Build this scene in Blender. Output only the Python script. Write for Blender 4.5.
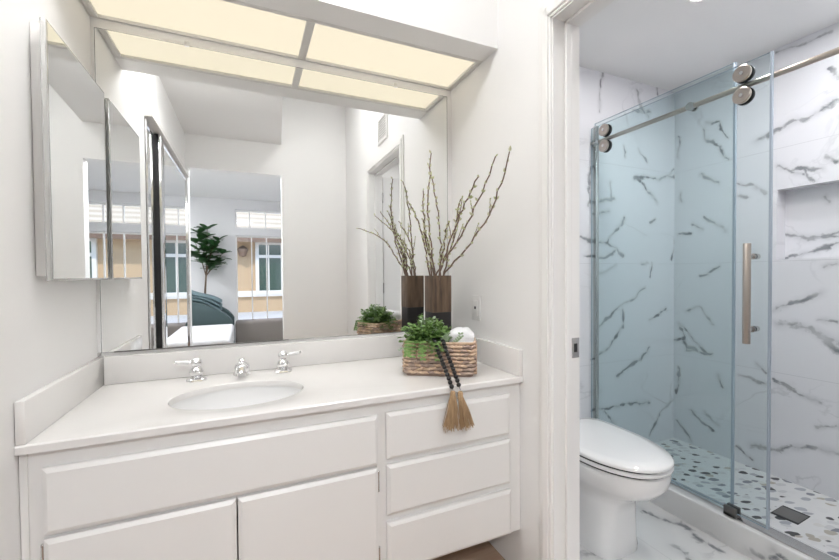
import bpy, bmesh, math, random
from mathutils import Vector, Matrix
random.seed(7)
R = math.radians
for o in list(bpy.data.objects): bpy.data.objects.remove(o)
SC = bpy.context.scene
COL = SC.collection

# ------------------------------------------------------------------ camera
CX, CY, CZ = 0.5029, -1.7630, 1.1819
YAW, PITCH, ROLL, FPX, PX, PY = 23.654, -1.074, -0.454, 390.93, 419.2, 281.76
def make_camera():
    a, e, r = R(YAW), R(PITCH), R(ROLL)
    fw = Vector((math.sin(a)*math.cos(e), math.cos(a)*math.cos(e), math.sin(e)))
    rt = Vector((math.cos(a), -math.sin(a), 0)); up = rt.cross(fw)
    rt2 = rt*math.cos(r)+up*math.sin(r); up2 = -rt*math.sin(r)+up*math.cos(r)
    cd = bpy.data.cameras.new('camera'); cd.sensor_width = 36; cd.lens = FPX*36/839
    cd.shift_x = (419.5-PX)/839; cd.shift_y = (PY-280)/839
    cd.clip_start = .02; cd.clip_end = 200
    c = bpy.data.objects.new('camera', cd); COL.objects.link(c)
    m = Matrix((rt2, up2, -fw)).transposed().to_4x4(); m.translation = (CX, CY, CZ)
    c.matrix_world = m; SC.camera = c
make_camera()

# ------------------------------------------------------------------ sky, sun, exposure
W_ = bpy.data.worlds.new('sky'); SC.world = W_; W_.use_nodes = True
_nt = W_.node_tree; _bg = _nt.nodes['Background']
_sky = _nt.nodes.new('ShaderNodeTexSky'); _sky.sky_type = 'NISHITA'; _sky.sun_disc = False
_sky.sun_elevation = R(48); _sky.sun_rotation = R(200); _sky.dust_density = 2.0
_nt.links.new(_sky.outputs[0], _bg.inputs[0]); _bg.inputs[1].default_value = 0.30
sl = bpy.data.lights.new('sun', 'SUN'); sl.energy = 1.7; sl.angle = R(1.5); sl.color = (1, .95, .88)
so = bpy.data.objects.new('sun', sl); COL.objects.link(so); so.rotation_euler = (R(-40), 0, R(20))
vs = SC.view_settings
vs.view_transform = 'Standard'; vs.look = 'None'; vs.gamma = 1; vs.exposure = 0.76
vs.use_curve_mapping = False
SC.display_settings.display_device = 'sRGB'
PANEL_E, CEIL_E, WELL_E, BED_E, SPOT_E = 0.50, 15.0, 10.5, 54.0, 72.0

# ------------------------------------------------------------------ helpers
def tag(o, label=None, cat=None, group=None, kind=None):
    if label: o['label'] = label
    if cat: o['category'] = cat
    if group: o['group'] = group
    if kind: o['kind'] = kind
    return o
def empty(name, loc, label, cat, group=None, rz=0, kind=None):
    o = bpy.data.objects.new(name, None); COL.objects.link(o)
    o.location = loc; o.rotation_euler = (0, 0, rz); o.empty_display_size = .1
    return tag(o, label, cat, group, kind)
class MB:
    """collects shapes in world coordinates; build() links ONE mesh object"""
    def __init__(s): s.bm = bmesh.new()
    def _add(s, verts, faces, mi=0):
        vs = [s.bm.verts.new(v) for v in verts]
        for f in faces:
            try:
                q = s.bm.faces.new([vs[i] for i in f]); q.material_index = mi
            except ValueError: pass
        return vs
    def box(s, x0, x1, y0, y1, z0, z1, bev=0, mi=0, seg=2):
        b = bmesh.new()
        vs = [b.verts.new((x, y, z)) for x in (x0, x1) for y in (y0, y1) for z in (z0, z1)]
        for f in ((0,1,3,2),(4,6,7,5),(0,4,5,1),(2,3,7,6),(0,2,6,4),(1,5,7,3)): b.faces.new([vs[i] for i in f])
        if bev: bmesh.ops.bevel(b, geom=list(b.edges), offset=bev, segments=seg, affect='EDGES', profile=.5)
        s.join(b, mi=mi); return s
    def join(s, b, M=None, mi=0):
        b.verts.index_update()
        vs = [s.bm.verts.new(M @ v.co if M else v.co) for v in b.verts]
        for f in b.faces:
            try:
                q = s.bm.faces.new([vs[v.index] for v in f.verts]); q.material_index = mi
            except ValueError: pass
        b.free()
    def obox(s, c, ax, ay, az, bev=0, mi=0):
        """oriented box: centre and three half-extent vectors"""
        b = bmesh.new(); c, ax, ay, az = map(Vector, (c, ax, ay, az))
        vs = [b.verts.new(c+i*ax+j*ay+k*az) for i in (-1,1) for j in (-1,1) for k in (-1,1)]
        for f in ((0,1,3,2),(4,6,7,5),(0,4,5,1),(2,3,7,6),(0,2,6,4),(1,5,7,3)): b.faces.new([vs[i] for i in f])
        if bev: bmesh.ops.bevel(b, geom=list(b.edges), offset=bev, segments=2, affect='EDGES', profile=.5)
        s.join(b, mi=mi); return s
    def tube(s, path, rad, n=10, cap=True):
        path = [Vector(p) for p in path]
        if not hasattr(rad, '__len__'): rad = [rad]*len(path)
        rings = []; prev = None
        for i, p in enumerate(path):
            t = (path[min(i+1, len(path)-1)]-path[max(i-1, 0)]).normalized()
            if prev is None:
                prev = t.orthogonal().normalized()
            u = (prev-t*prev.dot(t)).normalized(); prev = u; w = t.cross(u)
            rings.append([s.bm.verts.new(p+rad[i]*(u*math.cos(2*math.pi*k/n)+w*math.sin(2*math.pi*k/n))) for k in range(n)])
        for a, b in zip(rings, rings[1:]):
            for k in range(n): s.bm.faces.new((a[k], a[(k+1)%n], b[(k+1)%n], b[k]))
        if cap: s.bm.faces.new(rings[0][::-1]); s.bm.faces.new(rings[-1])
        return s
    def lathe(s, prof, c, axis=(0,0,1), n=24, sx=1, sy=1):
        """prof: (radius, height) pairs turned round axis through c"""
        c = Vector(c); q = Vector((0,0,1)).rotation_difference(Vector(axis).normalized())
        rings = []
        for r, h in prof:
            if r < 1e-6: rings.append([s.bm.verts.new(c+q @ Vector((0,0,h)))])
            else: rings.append([s.bm.verts.new(c+q @ Vector((sx*r*math.cos(2*math.pi*k/n), sy*r*math.sin(2*math.pi*k/n), h))) for k in range(n)])
        for a, b in zip(rings, rings[1:]):
            for k in range(n):
                k2 = (k+1)%n
                if len(a) == 1 and len(b) == 1: continue
                if len(a) == 1: s.bm.faces.new((a[0], b[k2], b[k]))
                elif len(b) == 1: s.bm.faces.new((a[k], a[k2], b[0]))
                else: s.bm.faces.new((a[k], a[k2], b[k2], b[k]))
        if len(rings[0]) > 1: s.bm.faces.new(rings[0][::-1])
        if len(rings[-1]) > 1: s.bm.faces.new(rings[-1])
        return s
    def loft(s, rings, cap=True):
        rr = [[s.bm.verts.new(v) for v in r] for r in rings]; n = len(rr[0])
        for a, b in zip(rr, rr[1:]):
            for k in range(n): s.bm.faces.new((a[k], a[(k+1)%n], b[(k+1)%n], b[k]))
        if cap: s.bm.faces.new(rr[0][::-1]); s.bm.faces.new(rr[-1])
        return s
    def prism(s, poly, axis, a0, a1, bev=0):
        """poly in the two other axes, extruded along axis from a0 to a1"""
        def P(p, a):
            return (a, p[0], p[1]) if axis == 'x' else (p[0], a, p[1]) if axis == 'y' else (p[0], p[1], a)
        b = bmesh.new()
        A = [b.verts.new(P(p, a0)) for p in poly]; B = [b.verts.new(P(p, a1)) for p in poly]; n = len(poly)
        for k in range(n): b.faces.new((A[k], A[(k+1)%n], B[(k+1)%n], B[k]))
        b.faces.new(A[::-1]); b.faces.new(B)
        if bev: bmesh.ops.bevel(b, geom=list(b.edges), offset=bev, segments=2, affect='EDGES', profile=.5)
        s.join(b); return s
    def panel(s, x0, x1, yb, yf, z0, z1, ch):
        """raised front facing -Y with a chamfered rim"""
        yc = yf+ch*.55
        s._add([(x0,yb,z0),(x1,yb,z0),(x1,yb,z1),(x0,yb,z1),(x0,yc,z0),(x1,yc,z0),(x1,yc,z1),(x0,yc,z1),
                (x0+ch,yf,z0+ch),(x1-ch,yf,z0+ch),(x1-ch,yf,z1-ch),(x0+ch,yf,z1-ch)],
               [(0,3,2,1),(0,1,5,4),(1,2,6,5),(2,3,7,6),(3,0,4,7),(4,5,9,8),(5,6,10,9),(6,7,11,10),(7,4,8,11),(8,9,10,11)])
        return s
    def ball(s, c, r, n=12, m=8, sc=(1,1,1)):
        c = Vector(c); rings = []
        for i in range(m+1):
            t = math.pi*i/m
            if i in (0, m): rings.append([s.bm.verts.new(c+Vector((0,0,r*sc[2]*math.cos(t))))])
            else: rings.append([s.bm.verts.new(c+Vector((sc[0]*r*math.sin(t)*math.cos(2*math.pi*k/n), sc[1]*r*math.sin(t)*math.sin(2*math.pi*k/n), sc[2]*r*math.cos(t)))) for k in range(n)])
        for a, b in zip(rings, rings[1:]):
            for k in range(n):
                k2 = (k+1)%n
                if len(a) == 1: s.bm.faces.new((a[0], b[k], b[k2]))
                elif len(b) == 1: s.bm.faces.new((a[k], b[0], a[k2]))
                else: s.bm.faces.new((a[k], b[k], b[k2], a[k2]))
        return s
    def build(s, name, mats, parent=None, smooth=35, label=None, kind=None, fixn=True):
        if fixn: bmesh.ops.recalc_face_normals(s.bm, faces=s.bm.faces)
        if smooth:
            for f in s.bm.faces: f.smooth = True
            for e in s.bm.edges:
                if len(e.link_faces) == 2 and e.calc_face_angle(0) > R(smooth): e.smooth = False
        me = bpy.data.meshes.new(name); s.bm.to_mesh(me); s.bm.free()
        for m in (mats if isinstance(mats, (list, tuple)) else [mats]): me.materials.append(m)
        o = bpy.data.objects.new(name, me); COL.objects.link(o)
        if parent is not None:
            o.parent = parent
            q = parent; M = Matrix.Identity(4); ch = []
            while q: ch.append(q); q = q.parent
            for q in ch[::-1]: M = M @ (Matrix.Translation(q.location) @ q.rotation_euler.to_matrix().to_4x4())
            me.transform(M.inverted())
        return tag(o, label, None, None, kind)
def struct(name, mb, mat, parent=None, smooth=0):
    o = mb.build(name, mat, parent, smooth)
    if parent is None: o['kind'] = 'structure'
    return o

# ------------------------------------------------------------------ materials
def bsdf(name, col, rough=.5, metal=0, spec=.5, bump=None, coat=0, noise=None, sss=0):
    m = bpy.data.materials.new(name); m.use_nodes = True; nt = m.node_tree; b = nt.nodes['Principled BSDF']
    b.inputs['Base Color'].default_value = (*col, 1); b.inputs['Roughness'].default_value = rough
    b.inputs['Metallic'].default_value = metal; b.inputs['Specular IOR Level'].default_value = spec
    b.inputs['Coat Weight'].default_value = coat
    tc = nt.nodes.new('ShaderNodeTexCoord')
    if noise:                                      # (scale, second colour, amount, stretch)
        n = nt.nodes.new('ShaderNodeTexNoise'); n.inputs['Scale'].default_value = noise[0]; n.inputs['Detail'].default_value = 4
        mp = nt.nodes.new('ShaderNodeMapping'); mp.inputs['Scale'].default_value = noise[3] if len(noise) > 3 else (1,1,1)
        nt.links.new(tc.outputs['Object'], mp.inputs[0]); nt.links.new(mp.outputs[0], n.inputs['Vector'])
        r = nt.nodes.new('ShaderNodeValToRGB'); r.color_ramp.elements[0].position = .5-noise[2]; r.color_ramp.elements[1].position = .5+noise[2]
        r.color_ramp.elements[0].color = (*col, 1); r.color_ramp.elements[1].color = (*noise[1], 1)
        nt.links.new(n.outputs[0], r.inputs[0]); nt.links.new(r.outputs[0], b.inputs['Base Color'])
    if bump:                                       # (scale, strength, stretch)
        n = nt.nodes.new('ShaderNodeTexNoise'); n.inputs['Scale'].default_value = bump[0]; n.inputs['Detail'].default_value = 3
        mp = nt.nodes.new('ShaderNodeMapping'); mp.inputs['Scale'].default_value = bump[2] if len(bump) > 2 else (1,1,1)
        nt.links.new(tc.outputs['Object'], mp.inputs[0]); nt.links.new(mp.outputs[0], n.inputs['Vector'])
        bp = nt.nodes.new('ShaderNodeBump'); bp.inputs['Strength'].default_value = bump[1]; bp.inputs['Distance'].default_value = .004
        nt.links.new(n.outputs[0], bp.inputs['Height']); nt.links.new(bp.outputs[0], b.inputs['Normal'])
    return m
def emit(name, col, s):
    m = bpy.data.materials.new(name); m.use_nodes = True; b = m.node_tree.nodes['Principled BSDF']
    b.inputs['Base Color'].default_value = (*[min(.9, c*.25) for c in col], 1)
    b.inputs['Emission Color'].default_value = (*col, 1); b.inputs['Emission Strength'].default_value = s
    b.inputs['Roughness'].default_value = .6
    return m
def glass(name, tint, ior=1.45, rough=0.0):
    m = bpy.data.materials.new(name); m.use_nodes = True; nt = m.node_tree; nt.nodes.remove(nt.nodes['Principled BSDF'])
    t = nt.nodes.new('ShaderNodeBsdfTransparent'); t.inputs[0].default_value = (*tint, 1)
    g = nt.nodes.new('ShaderNodeBsdfGlossy'); g.inputs['Roughness'].default_value = rough
    f = nt.nodes.new('ShaderNodeFresnel'); f.inputs[0].default_value = ior
    geo = nt.nodes.new('ShaderNodeNewGeometry')
    inv = nt.nodes.new('ShaderNodeMath'); inv.operation = 'SUBTRACT'; inv.inputs[0].default_value = 1
    mu = nt.nodes.new('ShaderNodeMath'); mu.operation = 'MULTIPLY'
    mx = nt.nodes.new('ShaderNodeMixShader')
    nt.links.new(geo.outputs['Backfacing'], inv.inputs[1]); nt.links.new(f.outputs[0], mu.inputs[0]); nt.links.new(inv.outputs[0], mu.inputs[1])
    nt.links.new(mu.outputs[0], mx.inputs[0]); nt.links.new(t.outputs[0], mx.inputs[1]); nt.links.new(g.outputs[0], mx.inputs[2])
    nt.links.new(mx.outputs[0], nt.nodes['Material Output'].inputs[0])
    return m
def marble(name, axes, polys, base=(.82,.82,.855), vein=(.20,.21,.23), rough=.12, joints=None, extra=.3, seed=0.0):
    """white marble tile: listed veins (metres on the surface) over a faint cloud of fine ones"""
    m = bpy.data.materials.new(name); m.use_nodes = True; nt = m.node_tree; N = nt.nodes; L = nt.links; b = N['Principled BSDF']
    tc = N.new('ShaderNodeTexCoord'); sp = N.new('ShaderNodeSeparateXYZ'); L.new(tc.outputs['Object'], sp.inputs[0])
    cb = N.new('ShaderNodeCombineXYZ'); L.new(sp.outputs[axes[0]], cb.inputs[0]); L.new(sp.outputs[axes[1]], cb.inputs[1])
    def noise(scale, detail=3, vec=cb.outputs[0], dist=0):
        n = N.new('ShaderNodeTexNoise'); n.noise_dimensions = '3D'; n.inputs['Scale'].default_value = scale
        n.inputs['Detail'].default_value = detail; n.inputs['Distortion'].default_value = dist; L.new(vec, n.inputs['Vector']); return n
    def math_(op, a, c=None, clamp=False):
        q = N.new('ShaderNodeMath'); q.operation = op; q.use_clamp = clamp
        for i, v in enumerate((a, c)):
            if v is None: continue
            if isinstance(v, (int, float)): q.inputs[i].default_value = v
            else: L.new(v, q.inputs[i])
        return q.outputs[0]
    def vm(op, a, c=None, scale=None):
        q = N.new('ShaderNodeVectorMath'); q.operation = op
        for i, v in enumerate((a, c)):
            if v is None: continue
            if isinstance(v, tuple): q.inputs[i].default_value = v
            else: L.new(v, q.inputs[i])
        if scale is not None:
            if isinstance(scale, (int, float)): q.inputs['Scale'].default_value = scale
            else: L.new(scale, q.inputs['Scale'])
        return q
    w1 = noise(9, 5); off = vm('SUBTRACT', w1.outputs['Color'], (.5,.5,.5)); off = vm('SCALE', off.outputs[0], scale=.075)
    flat = vm('MULTIPLY', off.outputs[0], (1,1,0)); P = vm('ADD', cb.outputs[0], flat.outputs[0]).outputs[0]
    acc = None
    for pl, w in polys:
        n = len(pl)-1
        for i in range(n):
            A, B = pl[i], pl[i+1]; bx, by = B[0]-A[0], B[1]-A[1]; L2 = bx*bx+by*by
            if L2 < 1e-6: continue
            pa = vm('SUBTRACT', P, (A[0], A[1], 0)).outputs[0]
            h = math_('MULTIPLY', vm('DOT_PRODUCT', pa, (bx/L2, by/L2, 0)).outputs['Value'], 1.0, True)
            c_ = vm('SCALE', (bx, by, 0), scale=h).outputs[0]
            d = vm('DISTANCE', pa, c_).outputs['Value']
            val = math_('SUBTRACT', 1.0, math_('MULTIPLY', d, 1.0/(w*1.3+.022)), True)
            acc = val if acc is None else math_('MAXIMUM', acc, val)
    pat = noise(16, 5, dist=.6); pr = N.new('ShaderNodeMapRange'); pr.inputs['From Min'].default_value = .36; pr.inputs['From Max'].default_value = .66
    pr.inputs['To Min'].default_value = .48; pr.inputs['To Max'].default_value = .92
    big = noise(5, 2); br = N.new('ShaderNodeMapRange'); br.inputs['From Min'].default_value = .35; br.inputs['From Max'].default_value = .6
    br.inputs['To Min'].default_value = .42; br.inputs['To Max'].default_value = .95; L.new(big.outputs[0], br.inputs[0])
    L.new(pat.outputs[0], pr.inputs[0])
    fine = noise(2.2+seed, 6, dist=.8); f1 = math_('ABSOLUTE', math_('SUBTRACT', fine.outputs[0], .5)); f2 = math_('SUBTRACT', 1.0, math_('MULTIPLY', f1, 60.0), True)
    pm = noise(1.7, 2); pm2 = N.new('ShaderNodeMapRange'); pm2.inputs['From Min'].default_value = .5; pm2.inputs['From Max'].default_value = .65; L.new(pm.outputs[0], pm2.inputs[0])
    f3 = math_('MULTIPLY', math_('MULTIPLY', f2, pm2.outputs[0]), extra)
    if acc is not None:
        ac = math_('MULTIPLY', math_('MULTIPLY', math_('SUBTRACT', acc, pr.outputs[0]), 3.2, True), br.outputs[0])
        hal = math_('MULTIPLY', math_('MULTIPLY', acc, acc), math_('MULTIPLY', pat.outputs[0], .50)); ac = math_('MAXIMUM', ac, hal)
        f3 = math_('MAXIMUM', ac, f3)
    if joints:
        for ax, v in joints:
            dj = math_('ABSOLUTE', math_('SUBTRACT', sp.outputs[ax], v)); f3 = math_('MAXIMUM', f3, math_('MULTIPLY', math_('LESS_THAN', dj, .0015), .22))
    mx = N.new('ShaderNodeMixRGB'); mx.inputs[1].default_value = (*base, 1); mx.inputs[2].default_value = (*vein, 1)
    L.new(f3, mx.inputs[0]); L.new(mx.outputs[0], b.inputs['Base Color']); b.inputs['Roughness'].default_value = rough
    return m
# ------------------------------------------------------------------ material set
PAINT = bsdf('wall paint', (.855,.85,.842), .55, bump=(60, .08))
CEILP = bsdf('ceiling paint', (.87,.867,.862), .7, bump=(45, .06))
TRIM = bsdf('trim enamel', (.85,.84,.825), .3)
CAB = bsdf('cabinet enamel', (.84,.83,.815), .32, bump=(30, .03))
TOE = bsdf('toe board', (.33,.31,.29), .6)
STONE = bsdf('cultured counter stone', (.815,.80,.785), .14, noise=(5, (.80,.785,.77), .2))
CERAM = bsdf('glazed ceramic', (.86,.86,.86), .07, coat=.3)
CHROME = bsdf('polished chrome', (.82,.82,.83), .08, 1)
NICKEL = bsdf('brushed nickel', (.50,.445,.395), .28, 1, bump=(200, .05, (1,1,.05)))
STEEL = bsdf('satin steel', (.62,.61,.60), .25, 1)
DARKST = bsdf('dark grate steel', (.16,.155,.15), .35, .8)
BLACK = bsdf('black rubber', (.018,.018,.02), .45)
MIRROR = bsdf('silvered mirror', (.93,.94,.935), 0.0, 1)
MEDGE = bsdf('mirror edge', (.66,.665,.655), .2, .7)
ALU = bsdf('painted light frame', (.72,.71,.69), .4)
PANEL = emit('lit diffuser', (1, .905, .705), PANEL_E)
FILL = emit('added fill lamp', (1, .99, .975), CEIL_E)
FILLW = emit('added well fill', (1, .99, .975), WELL_E); FILLB = emit('added bedroom fill', (.96, .98, 1), BED_E)  # glow of the added vanity and bedroom fill lamps
LAMPT = emit('lit downlight', (1, .965, .94), SPOT_E); FILLS = emit('added shower downlight', (.965, .98, 1), SPOT_E); SEAL = bsdf('clear door seal', (.42,.49,.57), .25)
WOODV = bsdf('weathered bark wood', (.055,.034,.023), .6, noise=(6, (.21,.135,.085), .22, (9,9,1.2)), bump=(20, .5, (3,3,.4)))
CHAR = bsdf('charred band', (.02,.018,.02), .5)
TWIG = bsdf('twig bark', (.19,.125,.095), .7, bump=(80, .3))
BUD = bsdf('bud green', (.42,.46,.22), .6, noise=(30, (.66,.62,.48), .2))
FERN = bsdf('fern leaf', (.09,.20,.04), .5, noise=(40, (.25,.40,.12), .2))
FERN2 = bsdf('pale sprig', (.33,.43,.28), .6)
BASKET = bsdf('water hyacinth weave', (.48,.31,.20), .75, noise=(45, (.74,.57,.43), .2), bump=(60, .6))
BASKD = bsdf('weave dark strand', (.30,.22,.19), .8, noise=(40, (.55,.41,.32), .25))  # darker brown strands mixed into the weave
TERRY = bsdf('white terry cloth', (.88,.89,.91), .9, bump=(160, .6))
BEADM = bsdf('black lacquer bead', (.012,.011,.012), .35)
RAFFIA = bsdf('raffia', (.33,.21,.11), .8, noise=(60, (.56,.39,.23), .2, (3,3,.2)))
PLASTIC = bsdf('switch plate plastic', (.78,.775,.76), .3)
GL = glass('clear tinted glass', (.922,.964,.968)); GEDGE = bsdf('glass edge', (.36,.45,.53), .12)
PANE = glass('window pane', (.985,.99,.99))
FLOORV = bsdf('vanity floor boards', (.38,.25,.18), .45, noise=(4, (.46,.33,.24), .2, (1,12,1)))
CARPET = bsdf('bedroom carpet', (.55,.53,.50), .95, bump=(200, .5))
BEDW = bsdf('white duvet', (.66,.66,.68), .9, bump=(5, .9))
TEAL = bsdf('slate teal upholstery', (.062,.095,.10), .85, bump=(150, .3))
TEAL2 = bsdf('pale teal throw', (.13,.19,.21), .9, bump=(20, .8, (1,1,6)))
TAUPE = bsdf('taupe upholstery', (.23,.205,.19), .9, bump=(120, .3))
LEAF = bsdf('tree leaf', (.025,.085,.028), .4, noise=(12, (.06,.17,.05), .2))
TRUNK = bsdf('tree trunk', (.13,.09,.06), .8)
POT = bsdf('grey pot', (.45,.44,.42), .6)
STUCCO = bsdf('tan stucco', (.56,.40,.25), .9, bump=(30, .3))
BELT = bsdf('cream trim', (.78,.74,.68), .7)
FASCIA = bsdf('brown fascia', (.20,.13,.09), .7)
CONC = bsdf('pale concrete', (.66,.65,.63), .9, noise=(2, (.60,.59,.57), .2))
HGLASS = bsdf('house window glass', (.045,.085,.065), .05, spec=.8)
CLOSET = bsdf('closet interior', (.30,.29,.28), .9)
def tiles_mat():
    m = bsdf('roof tile', (.62,.55,.45), .8); nt = m.node_tree; b = nt.nodes['Principled BSDF']
    tc = nt.nodes.new('ShaderNodeTexCoord'); w = nt.nodes.new('ShaderNodeTexWave'); w.bands_direction = 'Y'; w.inputs['Scale'].default_value = .9
    w.inputs['Distortion'].default_value = .6
    r = nt.nodes.new('ShaderNodeValToRGB'); r.color_ramp.elements[0].color = (.44,.37,.28,1); r.color_ramp.elements[1].color = (.60,.53,.43,1)
    nt.links.new(tc.outputs['Object'], w.inputs[0]); nt.links.new(w.outputs[1], r.inputs[0]); nt.links.new(r.outputs[0], b.inputs[0]); return m
ROOF = tiles_mat()
def pebble_mat():
    m = bsdf('pebble mosaic', (.7,.7,.7), .3); nt = m.node_tree; N = nt.nodes; L = nt.links; b = N['Principled BSDF']
    tc = N.new('ShaderNodeTexCoord'); mp = N.new('ShaderNodeMapping'); mp.inputs['Rotation'].default_value = (0,0,.41); m2 = N.new('ShaderNodeMapping'); m2.inputs['Scale'].default_value = (.72,1.15,0)
    nz = N.new('ShaderNodeTexNoise'); nz.inputs['Scale'].default_value = 25
    ad = N.new('ShaderNodeVectorMath'); ad.operation = 'MULTIPLY_ADD'; ad.inputs[1].default_value = (.03,.03,0)
    L.new(tc.outputs['Object'], mp.inputs[0]); L.new(mp.outputs[0], m2.inputs[0]); L.new(m2.outputs[0], nz.inputs['Vector']); L.new(nz.outputs['Color'], ad.inputs[0]); L.new(m2.outputs[0], ad.inputs[2])
    v = N.new('ShaderNodeTexVoronoi'); v.inputs['Scale'].default_value = 25; v.inputs['Randomness'].default_value = .8; L.new(ad.outputs[0], v.inputs['Vector'])
    e = N.new('ShaderNodeTexVoronoi'); e.feature = 'DISTANCE_TO_EDGE'; e.inputs['Scale'].default_value = 25; e.inputs['Randomness'].default_value = .8; L.new(ad.outputs[0], e.inputs['Vector'])
    sx = N.new('ShaderNodeSeparateColor'); L.new(v.outputs['Color'], sx.inputs[0])
    r = N.new('ShaderNodeValToRGB'); r.color_ramp.interpolation = 'CONSTANT'; el = r.color_ramp.elements
    el[0].position = 0; el[0].color = (.78,.78,.78,1); el[1].position = .28; el[1].color = (.66,.66,.67,1)
    for p, c in ((.44,(.45,.46,.50)),(.58,(.24,.25,.29)),(.70,(.04,.04,.045)),(.86,(.74,.73,.71)),(.95,(.50,.46,.40))):
        q = el.new(p); q.color = (*c, 1)
    L.new(sx.outputs[0], r.inputs[0])
    s = N.new('ShaderNodeMapRange'); s.inputs['From Min'].default_value = .50; s.inputs['From Max'].default_value = .44; L.new(v.outputs['Distance'], s.inputs[0])
    mx = N.new('ShaderNodeMixRGB'); mx.inputs[1].default_value = (.80,.80,.80,1); L.new(s.outputs[0], mx.inputs[0]); L.new(r.outputs[0], mx.inputs[2])
    L.new(mx.outputs[0], b.inputs[0])
    bp = N.new('ShaderNodeBump'); bp.inputs['Strength'].default_value = .25; bp.inputs['Distance'].default_value = .004; L.new(s.outputs[0], bp.inputs['Height']); L.new(bp.outputs[0], b.inputs['Normal'])
    return m
PEBBLE = pebble_mat()
# vein lines of the marble, metres on each surface
BACK=[([(2.796, 1.79), (2.988, 1.805), (3.102, 1.827), (3.221, 1.842)],0.016),
([(3.137, 1.84), (3.22, 1.916)],0.008),
([(2.823, 1.786), (2.932, 1.727), (3.017, 1.648)],0.011),
([(2.465, 1.872), (2.399, 1.762), (2.399, 1.59)],0.014),
([(2.403, 1.616), (2.518, 1.615), (2.621, 1.649)],0.022),
([(2.422, 1.548), (2.567, 1.556)],0.008),
([(2.579, 1.752), (2.596, 1.656)],0.007),
([(2.348, 1.398), (2.446, 1.375), (2.555, 1.369)],0.014),
([(2.555, 1.369), (2.629, 1.443), (2.706, 1.528)],0.008),
([(2.555, 1.369), (2.642, 1.335), (2.693, 1.282)],0.008),
([(2.353, 1.287), (2.518, 1.28), (2.642, 1.335)],0.008),
([(2.47, 1.157), (2.555, 1.191), (2.63, 1.227)],0.009),
([(2.704, 1.989), (2.717, 1.918)],0.006),
([(2.836, 1.987), (2.917, 1.913)],0.006),
([(2.947, 1.515), (3.003, 1.542)],0.01),
([(3.203, 1.405), (3.17, 1.267)],0.009),
([(2.976, 1.247), (2.949, 1.152)],0.006),
([(2.866, 1.25), (2.934, 1.254)],0.007),
([(2.47, 0.831), (2.643, 0.947), (2.772, 1.006), (2.907, 1.086)],0.009),
([(2.694, 0.935), (2.694, 0.844), (2.568, 0.708), (2.435, 0.666)],0.011),
([(2.644, 0.528), (2.854, 0.608), (2.937, 0.677)],0.013),
([(2.95, 0.863), (3.035, 0.891), (3.107, 0.936)],0.01),
([(2.423, 0.341), (2.696, 0.329), (2.828, 0.325)],0.007),
([(2.828, 0.329), (2.944, 0.312)],0.018),
([(2.532, 0.316), (2.619, 0.23)],0.016),
([(3.201, 0.312), (3.053, 0.219), (2.954, 0.09)],0.01),
([(2.527, 2.422), (2.499, 2.313), (2.491, 2.167)],0.006),
([(2.823, 2.35), (2.846, 2.267), (2.933, 2.204)],0.011),
([(3.009, 2.417), (3.029, 2.36)],0.008),
([(2.783, 2.214), (2.943, 2.239)],0.006)]
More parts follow.
